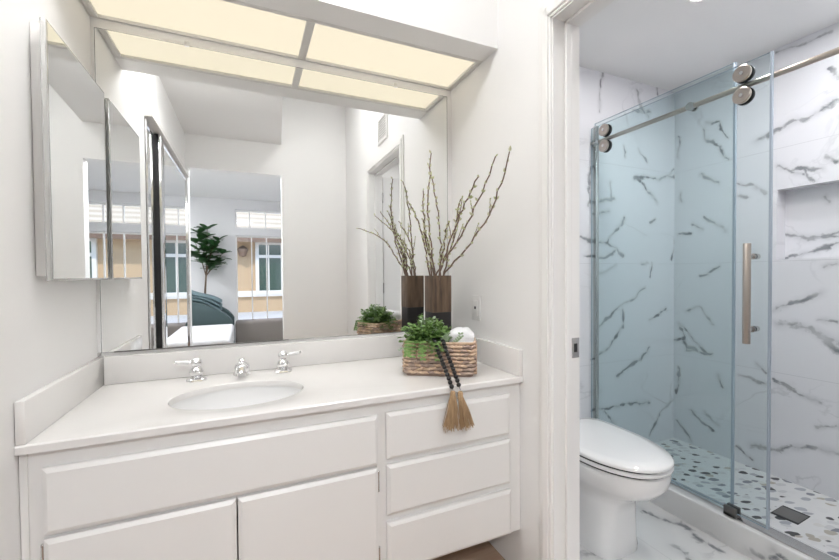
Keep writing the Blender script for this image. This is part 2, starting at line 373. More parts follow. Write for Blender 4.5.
FAR=[([(-0.026, 2.1), (-0.036, 2.039), (-0.026, 1.964)],0.008),
([(-0.18, 2.104), (-0.198, 2.044), (-0.265, 1.969), (-0.321, 1.883)],0.009),
([(-0.197, 2.131), (-0.28, 2.109), (-0.32, 2.005)],0.007),
([(-0.173, 1.823), (-0.199, 1.78), (-0.274, 1.737)],0.01),
([(-0.184, 1.527), (-0.251, 1.488), (-0.324, 1.43)],0.01),
([(-0.029, 1.441), (-0.113, 1.433)],0.008),
([(-0.113, 1.499), (-0.175, 1.455)],0.008),
([(-0.031, 1.722), (-0.047, 1.661)],0.009),
([(-0.168, 1.159), (-0.22, 1.168), (-0.277, 1.222)],0.012),
([(-0.031, 0.837), (-0.07, 0.725), (-0.089, 0.661), (-0.231, 0.658)],0.011),
([(-0.031, 0.837), (-0.135, 0.726), (-0.231, 0.655)],0.012),
([(-0.051, 0.742), (-0.089, 0.68), (-0.153, 0.666)],0.02),
([(-0.032, 0.729), (0.058, 0.686), (0.089, 0.62)],0.008),
([(-0.088, 0.93), (-0.169, 0.945), (-0.247, 0.852)],0.008),
([(-0.02, 0.367), (-0.037, 0.466), (-0.033, 0.524)],0.009),
([(-0.11, 0.272), (-0.191, 0.204), (-0.242, 0.167)],0.008),
([(-0.199, 0.281), (-0.275, 0.224)],0.006),
([(-0.025, 0.166), (-0.111, 0.061)],0.009),
([(-0.281, 0.533), (-0.306, 0.476)],0.01),
([(-0.37, 1.722), (-0.447, 1.683), (-0.528, 1.618)],0.009),
([(-0.371, 1.643), (-0.429, 1.615)],0.007),
([(-0.766, 1.207), (-0.82, 1.228)],0.012),
([(-0.567, 0.972), (-0.672, 1.02), (-0.76, 1.064)],0.018),
([(-0.576, 0.889), (-0.641, 0.89), (-0.711, 0.884), (-0.824, 0.777)],0.022),
([(-0.657, 0.898), (-0.748, 0.86), (-0.823, 0.814)],0.02),
([(-0.747, 0.928), (-0.822, 0.917)],0.01),
([(-0.388, 0.551), (-0.518, 0.539)],0.007),
([(-0.481, 0.65), (-0.526, 0.616)],0.006),
([(-0.561, 0.582), (-0.644, 0.541)],0.008),
([(-0.464, 1.937), (-0.505, 1.957), (-0.582, 1.974), (-0.709, 2.0), (-0.816, 2.046)],0.018),
([(-0.464, 1.937), (-0.521, 1.948)],0.028),
([(-0.564, 2.389), (-0.679, 2.391), (-0.77, 2.387)],0.011),
([(-0.568, 1.764), (-0.628, 1.731), (-0.684, 1.726), (-0.763, 1.714)],0.01),
([(-0.684, 1.726), (-0.718, 1.656)],0.009),
([(-0.635, 1.72), (-0.684, 1.696)],0.014),
([(-0.776, 1.762), (-0.815, 1.735)],0.01),
([(-0.772, 2.205), (-0.812, 2.133)],0.012),
([(-0.563, 0.192), (-0.693, 0.245), (-0.763, 0.263), (-0.828, 0.273)],0.016),
([(-0.47, 0.161), (-0.563, 0.192)],0.022),
([(-0.568, 0.57), (-0.661, 0.522), (-0.755, 0.502)],0.009),
([(-0.742, 0.373), (-0.827, 0.407)],0.006),
([(-0.379, 0.135), (-0.456, 0.086)],0.009)]
NICHE=[([(-0.551, 1.382), (-0.634, 1.363), (-0.696, 1.355), (-0.788, 1.38)],0.014),
([(-0.634, 1.358), (-0.788, 1.357)],0.016),
([(-0.552, 1.265), (-0.635, 1.268), (-0.696, 1.285), (-0.789, 1.322)],0.01),
([(-0.724, 1.573), (-0.753, 1.539)],0.006)]
FLOOR=[([(2.278, -0.449), (2.299, -0.511), (2.336, -0.573), (2.323, -0.677), (2.316, -0.761)],0.034),
([(2.164, -0.692), (2.149, -0.761)],0.032),
([(1.766, -0.543), (1.85, -0.574), (1.863, -0.625)],0.03)]
VB = [((a, w*1.0)) for a, w in BACK]
M_BACK = marble('marble tile, back wall', (0,2), VB, joints=[(2,.62),(2,1.24),(2,1.86)])
ROWZ = (-.05, .62, 1.24, 1.86, 2.5)
def row_veins(polys, z0, z1):
    out = []
    for pl, w in polys:
        for A, B in zip(pl, pl[1:]):
            if max(A[1], B[1]) > z0-w-.03 and min(A[1], B[1]) < z1+w+.03: out.append(([A, B], w))
    return out
M_FAR = [marble('marble tile, side wall row %d' % i, (1,2), row_veins(FAR, z0, z1), joints=[(2,z0),(2,z1)], seed=.6) for i, (z0, z1) in enumerate(zip(ROWZ, ROWZ[1:]))]
M_NICHE = marble('marble tile, niche', (1,2), NICHE, extra=.15)
M_FLOOR = marble('marble floor tile', (0,1), FLOOR, base=(.80,.80,.80), rough=.1, joints=[(0,2.08),(1,-.98)], extra=.5, seed=.3)
M_CURB = marble('marble curb', (1,2), [([(-.84,.02),(-.93,.055),(-1.05,.05)],.03),([(-.92,.08),(-1.06,.02)],.02),([(-.34,.06),(-.46,.09)],.025)], base=(.82,.82,.82), extra=.4)

# ------------------------------------------------------------------ room shell
W, ZC = 1.46, .79
b = MB(); b.box(-.12,1.57,-.0,.12,-.05,3.0); struct('wall_back', b, PAINT)
b = MB()                                            # left wall with the closet opening
b.box(-.11,0,-.80,0,-.05,2.6); b.box(-.11,0,-2.43,-2.27,-.05,2.6); b.box(-.11,0,-2.27,-.80,2.085,2.6)
struct('wall_left', b, PAINT)
b = MB()                                            # right wall with the door opening
b.box(W,1.57,-.712,0,-.05,3.0); b.box(W,1.57,-2.325,-1.490,-.05,3.0); b.box(W,1.57,-1.490,-.712,2.055,3.0)
struct('wall_right', b, PAINT)
b = MB()                                            # partition to the bedroom, with its opening
b.box(.82,3.35,-2.43,-2.325,-.05,3.0); b.box(-2.7,-.11,-2.43,-2.325,-.05,3.0); b.box(-.0,.82,-2.43,-2.325,2.165,3.0); b.box(0,.02,-2.43,-2.325,-.05,2.165)
struct('wall_rear', b, PAINT)
b = MB(); b.box(-.12,1.5,-2.43,.12,-.05,0); struct('floor_vanity', b, FLOORV)
b = MB(); b.prism([(-.05,-2.325),(.82,-2.325),(.70,-.403),(-.05,-.403)],'z',2.465,2.96); b.box(.70,1.48,-2.325,-.403,2.95,3.02)
struct('ceiling_vanity', b, CEILP)
b = MB()                                            # lowered soffit carrying the luminous ceiling
b.box(0,W,-.403,-.297,2.11,2.96); b.box(0,W,-.297,0,2.16,2.96); struct('ceiling_soffit', b, PAINT)
# toilet and shower room
b = MB(); b.box(1.57,3.30,0,.12,-.05,2.6); struct('wall_shower_back', b, M_BACK)
XF, NY0, NY1, NZ0, NZ1 = 3.194, -1.02, -.569, 1.248, 1.634
b = MB()
for i, (z0, z1) in enumerate(zip(ROWZ, ROWZ[1:])):    # tile rows, with the niche left open
    b.box(XF,XF+.16,NY1,0,z0,z1,mi=i); b.box(XF,XF+.16,-2.33,NY0,z0,z1,mi=i)
    for a0, a1 in ((z0, min(z1, NZ0)), (max(z0, NZ1), z1)):
        if a1 > a0: b.box(XF,XF+.16,NY0,NY1,a0,a1,mi=i)
nb = struct('wall_shower_side', b, M_FAR)
b = MB(); b.box(XF+.086,XF+.159,NY0,NY1,NZ0,NZ1); b.build('niche_back', M_NICHE, nb, 0)
b = MB(); b.box(2.40,3.2,-1.66,-1.54,-.05,2.5); struct('wall_shower_front', b, M_BACK)
b = MB(); b.box(1.5,3.35,-2.33,.1,2.412,2.5); struct('ceiling_toilet', b, CEILP)
b = MB(); b.box(1.5,2.40,-2.33,.05,-.05,0); struct('floor_toilet', b, M_FLOOR)
b = MB(); b.box(2.46,3.22,-1.56,.02,-.05,.035); struct('floor_shower', b, PEBBLE)
b = MB(); b.box(2.385,2.495,-1.5,0,-.03,.118,.006); struct('trim_curb', b, M_CURB)
# door opening trim
JY0, JY1, JZ = -.727, -1.475, 2.04
b = MB()
b.box(W-.004,1.574,JY0,-.710,0,JZ+.015); b.box(W-.004,1.574,-1.492,JY1,0,JZ+.015); b.box(W-.004,1.574,JY1,JY0,JZ,JZ+.015)
b.box(1.505,1.528,JY0-.011,JY0,0,JZ,.002); b.box(1.505,1.528,JY1,JY1+.011,0,JZ,.002); b.box(1.505,1.528,JY1,JY0,JZ-.011,JZ,.002)
jamb = struct('trim_door_jamb', b, TRIM)
b = MB(); b.box(1.535,1.571,JY0-.0025,JY0,.885,.955,.0008); pl = b.build('strike_plate', STEEL, jamb, label='steel strike plate')
b = MB(); b.box(1.546,1.560,JY0-.0032,JY0-.002,.905,.935); b.build('latch_hole', BLACK, pl, 0)
b = MB()
for y0, y1, x in ((-.722,-.712,.012),(-.712,-.682,.018),(-.682,-.662,.011)):
    b.box(W-x,W,y0,y1,0,JZ+.005+(.722+y1),.003)
    ym = -(1.480+(.722+y0)) ; yn = -(1.480+(.722+y1))
    b.box(W-x,W,min(ym,yn),max(ym,yn),0,JZ+.005+(.722+y1),.003)
for z0, z1, x in ((JZ+.005,JZ+.015,.012),(JZ+.015,JZ+.045,.018),(JZ+.045,JZ+.065,.011)):
    e = z0-JZ-.005
    b.box(W-x,W,-1.480-e-.01,-.722+e+.01,z0,z1,.003)
struct('trim_door_casing', b, TRIM)
# open door leaf inside the toilet room
b = MB(); b.box(1.585,2.19,-1.525,-1.487,.012,2.03,.003); dl = struct('door_1', b, TRIM)
b = MB(); b.lathe([(.028,0),(.028,.01),(.012,.012),(.012,.04),(.026,.045),(.028,.06),(.018,.075),(0,.078)], (2.12,-1.487,.93), (0,1,0)); b.build('door_knob', NICKEL, dl)
for z in (.25,1.02,1.80):
    b = MB(); b.tube([(1.580,-1.481,z),(1.580,-1.481,z+.09)], .006, 8); b.build('hinge', STEEL, dl)

# closet behind the left wall
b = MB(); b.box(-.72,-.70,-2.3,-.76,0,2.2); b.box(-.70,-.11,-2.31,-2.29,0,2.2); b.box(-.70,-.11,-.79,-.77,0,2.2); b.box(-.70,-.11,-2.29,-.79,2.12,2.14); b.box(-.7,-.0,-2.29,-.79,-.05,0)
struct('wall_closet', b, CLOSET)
b = MB(); b.box(-.10,.040,-2.27,-.80,2.055,2.085); struct('trim_closet_track', b, ALU)
def closet_door(n, x, y0, y1, label, sw=.012):
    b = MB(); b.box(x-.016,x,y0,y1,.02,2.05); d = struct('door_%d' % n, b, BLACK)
    b = MB(); b.box(x,x+.003,y0+.05,y1-sw,.06,2.02); b.build('mirror_pane', MIRROR, d, 0)
    b = MB(); b.box(x-.001,x+.012,y0,y0+.05,.02,2.05,.003); b.box(x-.001,x+.012,y1-sw,y1,.02,2.05,.003); b.box(x-.001,x+.008,y0+.05,y1-.05,.02,.06); b.box(x-.001,x+.008,y0+.05,y1-.05,2.02,2.05)
    b.build('door_frame', CHROME, d)
    d['label'] = label
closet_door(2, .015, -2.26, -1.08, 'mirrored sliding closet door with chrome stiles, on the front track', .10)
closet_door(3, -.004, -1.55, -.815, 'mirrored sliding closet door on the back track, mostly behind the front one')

# bedroom
b = MB(); b.box(-2.7,3.3,-5.55,-2.43,-.05,0); struct('floor_bedroom', b, CARPET)
b = MB(); b.box(-2.7,3.3,-5.55,-2.43,2.465,2.56); struct('ceiling_bedroom', b, CEILP)
b = MB(); b.box(-2.82,-2.7,-5.65,-2.325,-.05,2.56); struct('wall_bedroom_left', b, PAINT)
b = MB(); b.box(3.3,3.42,-5.65,-2.325,-.05,2.56); struct('wall_bedroom_right', b, PAINT)
WX0, WX1 = .32, 1.82
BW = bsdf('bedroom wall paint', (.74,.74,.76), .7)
b = MB(); b.box(-2.8,WX0,-5.65,-5.5,-.05,2.5); b.box(WX1,3.4,-5.65,-5.5,-.05,2.5); b.box(WX0,WX1,-5.65,-5.5,2.295,2.5); b.box(WX0,WX1,-5.65,-5.5,1.862,1.985); b.box(WX0,WX1,-5.65,-5.5,-.05,.08)
struct('wall_bedroom_far', b, BW)
def window(n, z0, z1, xs, label):
    b = MB(); b.box(WX0,WX1,-5.585,-5.578,z0,z1); w = struct('window_%d' % n, b, PANE); w['label'] = label
    b = MB(); t = .022
    b.box(WX0,WX0+t,-5.61,-5.55,z0,z1); b.box(WX1-t,WX1,-5.61,-5.55,z0,z1); b.box(WX0+t,WX1-t,-5.61,-5.55,z1-t,z1); b.box(WX0+t,WX1-t,-5.61,-5.55,z0,z0+t)
    b.build('window_frame', TRIM, w)
    for x in xs:
        b = MB(); b.box(x-.009,x+.009,-5.60,-5.56,z0+t,z1-t); b.build('mullion', TRIM, w)
window(1, .08, 1.862, (.569,.808,1.07,1.32,1.57), 'tall bedroom window with slim uprights, reflected in the wall mirror')
window(2, 1.985, 2.295, (.543,.797,1.07,1.32,1.57), 'transom window above the tall bedroom window')

# outside
b = MB(); b.box(-25,25,-40,-5.65,-.25,-.03); struct('ground_street', b, CONC)
# ------------------------------------------------------------------ vanity cabinet
van = empty('vanity_cabinet', (.73,-.27,0), 'white painted vanity cabinet with drawers on the right, under the pale counter', 'vanity')
b = MB(); b.box(0.001,.018,-.535,-.002,.187,.766); b.box(1.442,1.459,-.535,-.002,.187,.766); b.box(.018,1.442,-.535,-.002,.187,.205); b.box(.018,1.442,-.02,-.002,.205,.766)
b.box(.60,1.0,-.30,-.02,.0,.187); b.box(.002,1.458,-.30,-.285,0,.187)
b.build('carcass', CAB, van, 0)
b = MB(); b.box(.003,1.457,-.306,-.3005,.002,.187); b.build('toe_kick', TOE, van, 0)
b = MB()
for x0, x1, z0, z1 in ((.001,.05,.187,.767),(.875,.918,.187,.767),(1.40,1.459,.187,.767),(.05,.875,.72,.767),(.05,.875,.545,.57),(.05,.875,.187,.215),
                       (.918,1.40,.722,.767),(.918,1.40,.551,.58),(.918,1.40,.362,.395),(.918,1.40,.187,.20)):
    b.box(x0,x1,-.540,-.5352,z0,z1)
b.box(.001,.016,-.545,-.540,.187,.767,.001)
b.build('face_frame', CAB, van, 0)
def front(name, x0, x1, z0, z1, label=None):
    b = MB(); b.panel(x0,x1,-.540,-.5585,z0,z1,.011); return b.build(name, CAB, van, 20, label)
front('false_drawer_front', .045,.883,.563,.7245, 'wide fixed drawer front below the sink')
d1 = front('cabinet_door', .045,.4635,.193,.5525, 'left cabinet door below the sink'); d2 = front('cabinet_door', .4675,.881,.193,.5525, 'right cabinet door below the sink')
for x, d in ((.040,d1),(.8855,d2)):
    for z in (.505,.255):
        b = MB(); b.tube([(x,-.545,z-.028),(x,-.545,z+.028)], .0035, 8); b.box(x-.003,x+.003,-.543,-.539,z-.03,z+.03); b.ball((x,-.545,z+.031),.0042,8,6); b.ball((x,-.545,z-.031),.0042,8,6)
        b.build('hinge', STEEL, d)
front('drawer', .912,1.4035,.574,.728, 'top drawer, behind the tassels'); front('drawer', .912,1.4055,.388,.5555, 'middle drawer'); front('drawer', .912,1.4075,.193,.3625, 'bottom drawer')

# ------------------------------------------------------------------ counter and sink
SXc, SYc, SA, SB = .473, -.330, .206, .150
ct = empty('countertop', (.73,-.28,.768), 'pale polished vanity countertop with low splash walls on three sides', 'countertop')
def slab():
    x0, x1, y0, y1, z0, z1 = .001, 1.459, -.562, -.001, .768, ZC
    n = 96; ang = [2*math.pi*k/n for k in range(n)]
    for cx_, cy_ in ((x0,y0),(x1,y0),(x1,y1),(x0,y1)):
        a = math.atan2(cy_-SYc, cx_-SXc) % (2*math.pi); k = min(range(n), key=lambda i: abs(ang[i]-a)); ang[k] = a
    ang.sort(); out = []; inn = []
    for a in ang:
        dx, dy = math.cos(a), math.sin(a); t = 1e9
        if dx > 1e-9: t = min(t, (x1-SXc)/dx)
        if dx < -1e-9: t = min(t, (x0-SXc)/dx)
        if dy > 1e-9: t = min(t, (y1-SYc)/dy)
        if dy < -1e-9: t = min(t, (y0-SYc)/dy)
        out.append((SXc+dx*t, SYc+dy*t)); r = 1/math.hypot(dx/SA, dy/SB); inn.append((SXc+dx*r, SYc+dy*r))
    def sc(p, k): return (SXc+(p[0]-SXc)*k, SYc+(p[1]-SYc)*k)
    b = MB(); e = .004
    rings = [[(*sc(p,.985),z0) for p in inn], [(*sc(p,.985),z1-.006) for p in inn], [(*sc(p,.992),z1-.0015) for p in inn], [(*sc(p,1.012),z1) for p in inn],
             [(min(max(p[0],x0),x1), max(p[1],y0+e), z1) for p in out], [(p[0],p[1],z1-e) for p in out], [(p[0],p[1],z0) for p in out]]
    rr = [[b.bm.verts.new(v) for v in r] for r in rings]; n = len(ang)
    for A, B in zip(rr, rr[1:]+rr[:1]):
        for k in range(n): b.bm.faces.new((A[k], A[(k+1)%n], B[(k+1)%n], B[k]))
    return b
slab().build('slab', STONE, ct, 30)
b = MB(); b.box(.021,1.439,-.02,-.001,ZC+.0003,.893,.003); b.build('backsplash', STONE, ct)
b = MB(); b.box(.001,.0205,-.560,-.001,ZC+.0003,.893,.003); b.build('side_splash', STONE, ct)
b = MB(); b.box(1.4395,1.459,-.560,-.001,ZC+.0003,.893,.003); b.build('side_splash', STONE, ct)
sk = empty('sink', (SXc,SYc,.767), 'oval white undermount sink set into the pale counter', 'sink')
b = MB(); prof = []
for k in range(13):
    t = k/12*math.pi/2; prof.append((math.cos(t)**.7 if k < 12 else 0.0, -.135*math.sin(t)**.9))
prof = [(p[0]*1.0, p[1]) for p in prof]; prof[-1] = (.09, -.1352)
outer = [(r*1.03+.02, h-.012) for r, h in prof[::-1]]
full = [(1.10,0),(1.0,0)]+prof[1:]+[(.09,-.1475)]+[(r, h) for r, h in outer[1:-1]]+[(1.10,-.012)]
rings = [[(SXc+r*SA*math.cos(2*math.pi*k/64), SYc+r*SB*math.sin(2*math.pi*k/64), .7675+h) for k in range(64)] for r, h in full]
rr = [[b.bm.verts.new(v) for v in r] for r in rings]
for A, B in zip(rr, rr[1:]+rr[:1]):
    for k in range(64): b.bm.faces.new((A[k], A[(k+1)%64], B[(k+1)%64], B[k]))
b.build('basin', CERAM, sk, 50)
b = MB(); b.lathe([(.0,-.004),(.019,-.004),(.023,.0005),(.023,.003),(.018,.004),(.0,.0035)], (SXc,SYc,.634)); b.build('drain', CHROME, sk)

# ------------------------------------------------------------------ faucet set
fa = empty('faucet', (.476,-.075,ZC), 'chrome widespread faucet with two white porcelain lever handles behind the sink', 'faucet')
b = MB(); c = (.476,-.072,ZC)
b.lathe([(0,0),(.031,0),(.032,.004),(.028,.010),(.024,.012),(.027,.022),(.028,.034),(.025,.044),(.016,.050),(.011,.054),(.013,.060),(.009,.066),(0,.068)], c)
b.tube([(.476,-.078,ZC+.030),(.476,-.105,ZC+.041),(.476,-.135,ZC+.043),(.476,-.158,ZC+.036),(.476,-.168,ZC+.024)], [.019,.0185,.017,.016,.015], 16)
b.build('spout', CHROME, fa)
for x, y, s in ((.321,-.085,-1),(.629,-.082,1)):
    b = MB(); b.lathe([(0,0),(.035,0),(.036,.003),(.030,.009),(.018,.012),(.017,.016),(.0235,.024),(.0255,.033),(.021,.043),(.0135,.051),(.013,.055),(.0185,.061),(.0198,.068),(.0175,.076),(.009,.083),(0,.084)], (x,y,ZC))
    b.tube([(x+s*.010,y,ZC+.068),(x+s*.022,y,ZC+.0695)], .0065, 12)
    h = b.build('handle', CHROME, fa)
    b = MB(); b.tube([(x+s*.022,y-.001,ZC+.0695),(x+s*.035,y-.002,ZC+.071),(x+s*.062,y-.003,ZC+.073)], [.0068,.0075,.0068], 12); b.build('lever', CERAM, h, label='white porcelain lever')
    b = MB(); b.ball((x+s*.066,y-.003,ZC+.0733), .0062, 10, 8); b.build('lever_tip', CHROME, h)

# ------------------------------------------------------------------ mirrors
wm = empty('wall_mirror', (.72,0,.905), 'large frameless mirror covering the wall above the vanity', 'mirror')
b = MB(); b.box(.012,1.434,-.005,-.0008,.905,2.075); b.build('backing', MEDGE, wm, 0)
b = MB(); b._add([(.0145,-.0054,.9075),(1.4315,-.0054,.9075),(1.4315,-.0054,2.0725),(.0145,-.0054,2.0725)], [(0,1,2,3)]); b.build('mirror_pane', MIRROR, wm, 0, fixn=False)
b = MB(); b.box(.05,.66,-.0075,-.0052,.9045,.9085); b.build('bottom_channel', DARKST, wm, 0, label='dark bottom channel')
for x in (.30,1.16):
    b = MB(); b.box(x-.008,x+.008,-.010,-.001,2.070,2.090,.002); b.ball((x,-.011,2.083),.003,8,6); b.build('mirror_clip', PLASTIC, wm)
b = MB(); b.box(.002,.012,-.012,-.001,.897,.908,.001); b.build('corner_clip', STEEL, wm)
mc = empty('medicine_cabinet', (.02,-.25,1.175), 'white medicine cabinet with mirrored door on the left wall', 'cabinet')
b = MB(); b.box(.001,.030,-.440,-.03,1.185,1.838,.002); b.build('box', TRIM, mc)
b = MB(); b.box(.032,.0445,-.470,-.030,1.173,1.838,.0015); d = b.build('door', MEDGE, mc)
b = MB(); b._add([(.0449,-.464,1.179),(.0449,-.036,1.179),(.0449,-.036,1.832),(.0449,-.464,1.832)], [(0,1,2,3)]); b.build('mirror_pane', MIRROR, d, 0, fixn=False)

# ------------------------------------------------------------------ luminous ceiling over the vanity
lc = empty('ceiling_light', (.73,-.15,2.115), 'luminous ceiling light with warm lit panels in a pale grey frame above the mirror', 'ceiling light')
b = MB()
for x0, x1, y0, y1 in ((.002,1.458,-.296,-.276),(.002,1.458,-.010,-.001),(.002,.026,-.276,-.010),(1.436,1.458,-.276,-.010),(.714,.744,-.276,-.010)):
    b.box(x0,x1,y0,y1,2.110,2.122,.001)
b.build('frame', ALU, lc)
for x0, x1 in ((.022,.718),(.740,1.44)):
    b = MB(); b.box(x0,x1,-.281,-.006,2.1225,2.1255); b.build('diffuser', PANEL, lc, 0)

# ------------------------------------------------------------------ outlet and vent
ou = empty('wall_outlet', (W,-.231,1.027), 'small white wall outlet on the right wall beside the mirror', 'outlet')
b = MB(); b.box(W-.006,W-.0003,-.267,-.196,.970,1.084,.002); b.build('plate', PLASTIC, ou)
b = MB(); b.box(W-.0085,W-.0055,-.249,-.214,.992,1.062,.001); s_ = b.build('receptacle', PLASTIC, ou)
b = MB(); b.box(W-.0093,W-.008,-.238,-.225,1.022,1.034,.0003); b.build('button', BLACK, s_)
ve = empty('air_vent', (W,-1.09,2.29), 'small white air vent high on the right wall over the door, reflected in the mirror', 'vent')
b = MB(); b.box(W-.004,W-.0005,-1.19,-.99,2.205,2.375); b.build('back_plate', TOE, ve, 0)
b = MB()
for y0,y1,z0,z1 in ((-1.20,-.98,2.19,2.212),(-1.20,-.98,2.368,2.39),(-1.20,-1.178,2.212,2.368),(-1.002,-.98,2.212,2.368)): b.box(W-.012,W-.0005,y0,y1,z0,z1,.001)
b.build('frame', TRIM, ve)
for k in range(8):
    z = 2.224+k*.0185; b = MB(); b.obox((W-.0075,-1.09,z),(.0035,0,-.004),(0,.088,0),(.0006,0,.0006)); b.build('slat', TRIM, ve, 0)

# ------------------------------------------------------------------ ceiling lamps, most of them added fill
def fill_light(x, y, z, r, mat, label, group=None, h=.062):  # fitting used only for fill lamps added out of view
    t = empty('fill_light', (x,y,z), label, 'ceiling light', group)
    b = MB(); b.lathe([(0,0),(r+.02,0),(r+.02,-.02),(r,-.024),(r,-.005),(0,-.005)], (x,y,z-.0005), n=32); b.build('rim', TRIM, t)
    b = MB(); b.lathe([(0,-.006),(r-.001,-.006),(r-.001,-h+.012),(r*.9,-h+.004),(0,-h)], (x,y,z-.0005), n=32); b.build('diffuser', mat, t)
fill_light(1.10,-1.30,2.95,.19,FILLW,'round fill light added out of view in the raised ceiling over the vanity room')  # added lamp, hidden from camera and mirror, to brighten the vanity room
fill_light(.40,-.74,2.465,.15,FILL,'round drum fill light added out of view in the lower ceiling in front of the soffit', h=.11)  # added lamp, hidden by the soffit, lights the counter and cabinet fronts
fill_light(.42,-2.92,2.465,.2,FILLB,'round fill light added out of view in the bedroom nearest the opening')  # added bedroom fill, kept out of sight above the header
fill_light(-1.3,-4.2,2.465,.2,FILLB,'round fill light added out of view in the bedroom above the bed')  # second added bedroom fill lamp, unseen
def downlight(x, y, z, r, mat, label):
    t = empty('downlight', (x,y,z), label, 'ceiling light')
    b = MB(); b.lathe([(r+.014,0),(r+.014,-.003),(r,-.005),(r-.004,-.001),(r-.004,0)], (x,y,z-.0004), n=32); b.build('trim_ring', TRIM, t)
    b = MB(); b.lathe([(0,-.0005),(r-.004,-.0005),(r-.004,-.002),(0,-.002)], (x,y,z-.0004), n=32); b.build('lens', mat, t)
downlight(2.34,-.70,2.412,.075,LAMPT,'round recessed downlight in the ceiling between toilet and shower')
downlight(1.97,-1.75,2.412,.075,LAMPT,'added unseen round downlight nearest the open toilet room door')  # added unseen lamp, more light for the toilet room
downlight(2.80,-1.10,2.412,.075,FILLS,'added unseen round downlight over the shower drain')  # added unseen lamp, cool light for the shower tiles
# ------------------------------------------------------------------ vase with branches
VX0, VX1, VY0, VY1 = 1.252, 1.347, -.204, -.109
VCX, VCY = (VX0+VX1)/2, (VY0+VY1)/2
va = empty('vase', (VCX,VCY,ZC), 'tall square brown wooden vase with a dark base, behind the basket', 'vase')
def sqring(k, z, r=.008):
    h = .0475*k; pts = []
    for cx_, cy_, a0 in ((h-r,h-r,0),(-(h-r),h-r,90),(-(h-r),-(h-r),180),(h-r,-(h-r),270)):
        for j in range(4):
            a = R(a0+30*j); pts.append((VCX+cx_+r*math.cos(a), VCY+cy_+r*math.sin(a), z))
    return pts
b = MB(); b.loft([sqring(1,ZC+.222), sqring(1,1.172), sqring(.985,1.176), sqring(.88,1.176), sqring(.85,1.172), sqring(.85,ZC+.235)]); b.build('body', WOODV, va, 40)
b = MB(); b.loft([sqring(.97,ZC+.0005), sqring(.99,ZC+.006), sqring(.99,ZC+.2215)]); b.build('base_band', CHAR, va, 40, label='charred black lower part')
tips = [  # tip, sideways bow, label
 ((1.279,-.73,1.572), (.055,.0,.0), 'budding branch reaching furthest right, long and arching'),
 ((1.285,-.64,1.583), (.03,.01,.0), 'budding branch second from the right, curving upward'),
 ((1.257,-.165,1.672), (.02,.0,.0), 'upright branch with a bent tip against the mirror edge'),
 ((1.205,-.215,1.545), (-.02,.0,.0), 'thin branch rising just left of the upright bent one'),
 ((1.225,-.25,1.700), (-.03,-.02,.0), 'tallest branch, leaning slightly left at the top'),
 ((1.30,-.36,1.490), (.02,.0,.03), 'short branch right of centre with small green buds'),
 ((1.17,-.145,1.50), (.0,-.02,.02), 'short branch leaning left towards the mirror'),
 ((1.15,-.80,1.49), (.03,.02,.06), 'long low branch sweeping forward from the vase'),
 ((1.275,-.30,1.40), (.01,.01,.02), 'shortest branch in the middle of the vase'),
 ((1.215,-.19,1.42), (.01,.02,.02), 'small side branch low on the left of the vase')]
tips[7] = ((1.158,-.73,1.485), (.02,.02,.05), tips[7][2])
rb = random.Random(5)
def branch(i, tip, bow, label):
    tip = Vector(tip); a = i*2.399; base = Vector((VCX+.026*math.cos(a), VCY+.026*math.sin(a), 1.0+.004*i))
    mouth = Vector((VCX+(tip.x-VCX)*.12+.022*math.cos(a+.5), VCY+(tip.y-VCY)*.045+.022*math.sin(a+.5), 1.178))
    pts = []; n = 22
    for k in range(n+1):
        t = k/n
        if t < .25: p = base.lerp(mouth, t/.25)
        else:
            s = (t-.25)/.75; p = mouth.lerp(tip, s)+Vector(bow)*math.sin(math.pi*s)
            p += Vector((rb.uniform(-1,1), rb.uniform(-1,1), rb.uniform(-.5,.5)))*.0045
        pts.append(p)
    br = MB(); br.tube(pts, [.0044-.0022*k/n for k in range(n+1)], 7)
    def bud(p, d, s):
        d = d.normalized(); q = Vector((0,0,1)).rotation_difference(d); bb = bmesh.new()
        prof = [(0,0),(.5,.25),(.6,.5),(.35,.85),(0,1.1)]; rings = []
        for r, h in prof:
            rings.append([bb.verts.new(p+q @ Vector((r*s*.5*math.cos(2*math.pi*j/6), r*s*.5*math.sin(2*math.pi*j/6), h*s))) for j in range(6)] if r else [bb.verts.new(p+q @ Vector((0,0,h*s)))])
        for A, B in zip(rings, rings[1:]):
            for j in range(6):
                j2 = (j+1)%6
                if len(A) == 1: bb.faces.new((A[0],B[j2],B[j]))
                elif len(B) == 1: bb.faces.new((A[j],A[j2],B[0]))
                else: bb.faces.new((A[j],A[j2],B[j2],B[j]))
        br.join(bb, mi=1)
    for k in range(7, n+1):
        d = (pts[min(k+1,n)]-pts[k-1]).normalized()
        for q in range(3 if k < n-1 else 1):
            if k < n and rb.random() < .12: continue
            side = Vector((rb.uniform(-1,1),rb.uniform(-1,1),rb.uniform(-.4,.8)))
            bud(pts[k]+side*.001, d*.9+side*.8, rb.uniform(.008,.018))
    if i in (0,1,7,5):                                # side twigs
        for k in (11, 15):
            d = (pts[k+1]-pts[k]).normalized(); s = Vector((rb.uniform(-.6,.6),rb.uniform(-.6,.6),.7)); L = rb.uniform(.05,.09)
            e = pts[k]+(d*.7+s*.6).normalized()*L
            br.tube([pts[k],pts[k].lerp(e,.5)+Vector((.003,0,.003)),e], [.002,.0017,.0012], 5)
            for u in (.5,.8,1): bud(pts[k].lerp(e,u), d+s*.5, .011)
    o = br.build('branch', [TWIG, BUD], None, 60); tag(o, label, 'branch', 'budding branches in the wooden vase')
for i, (t, bw, lb) in enumerate(tips): branch(i, t, bw, lb)

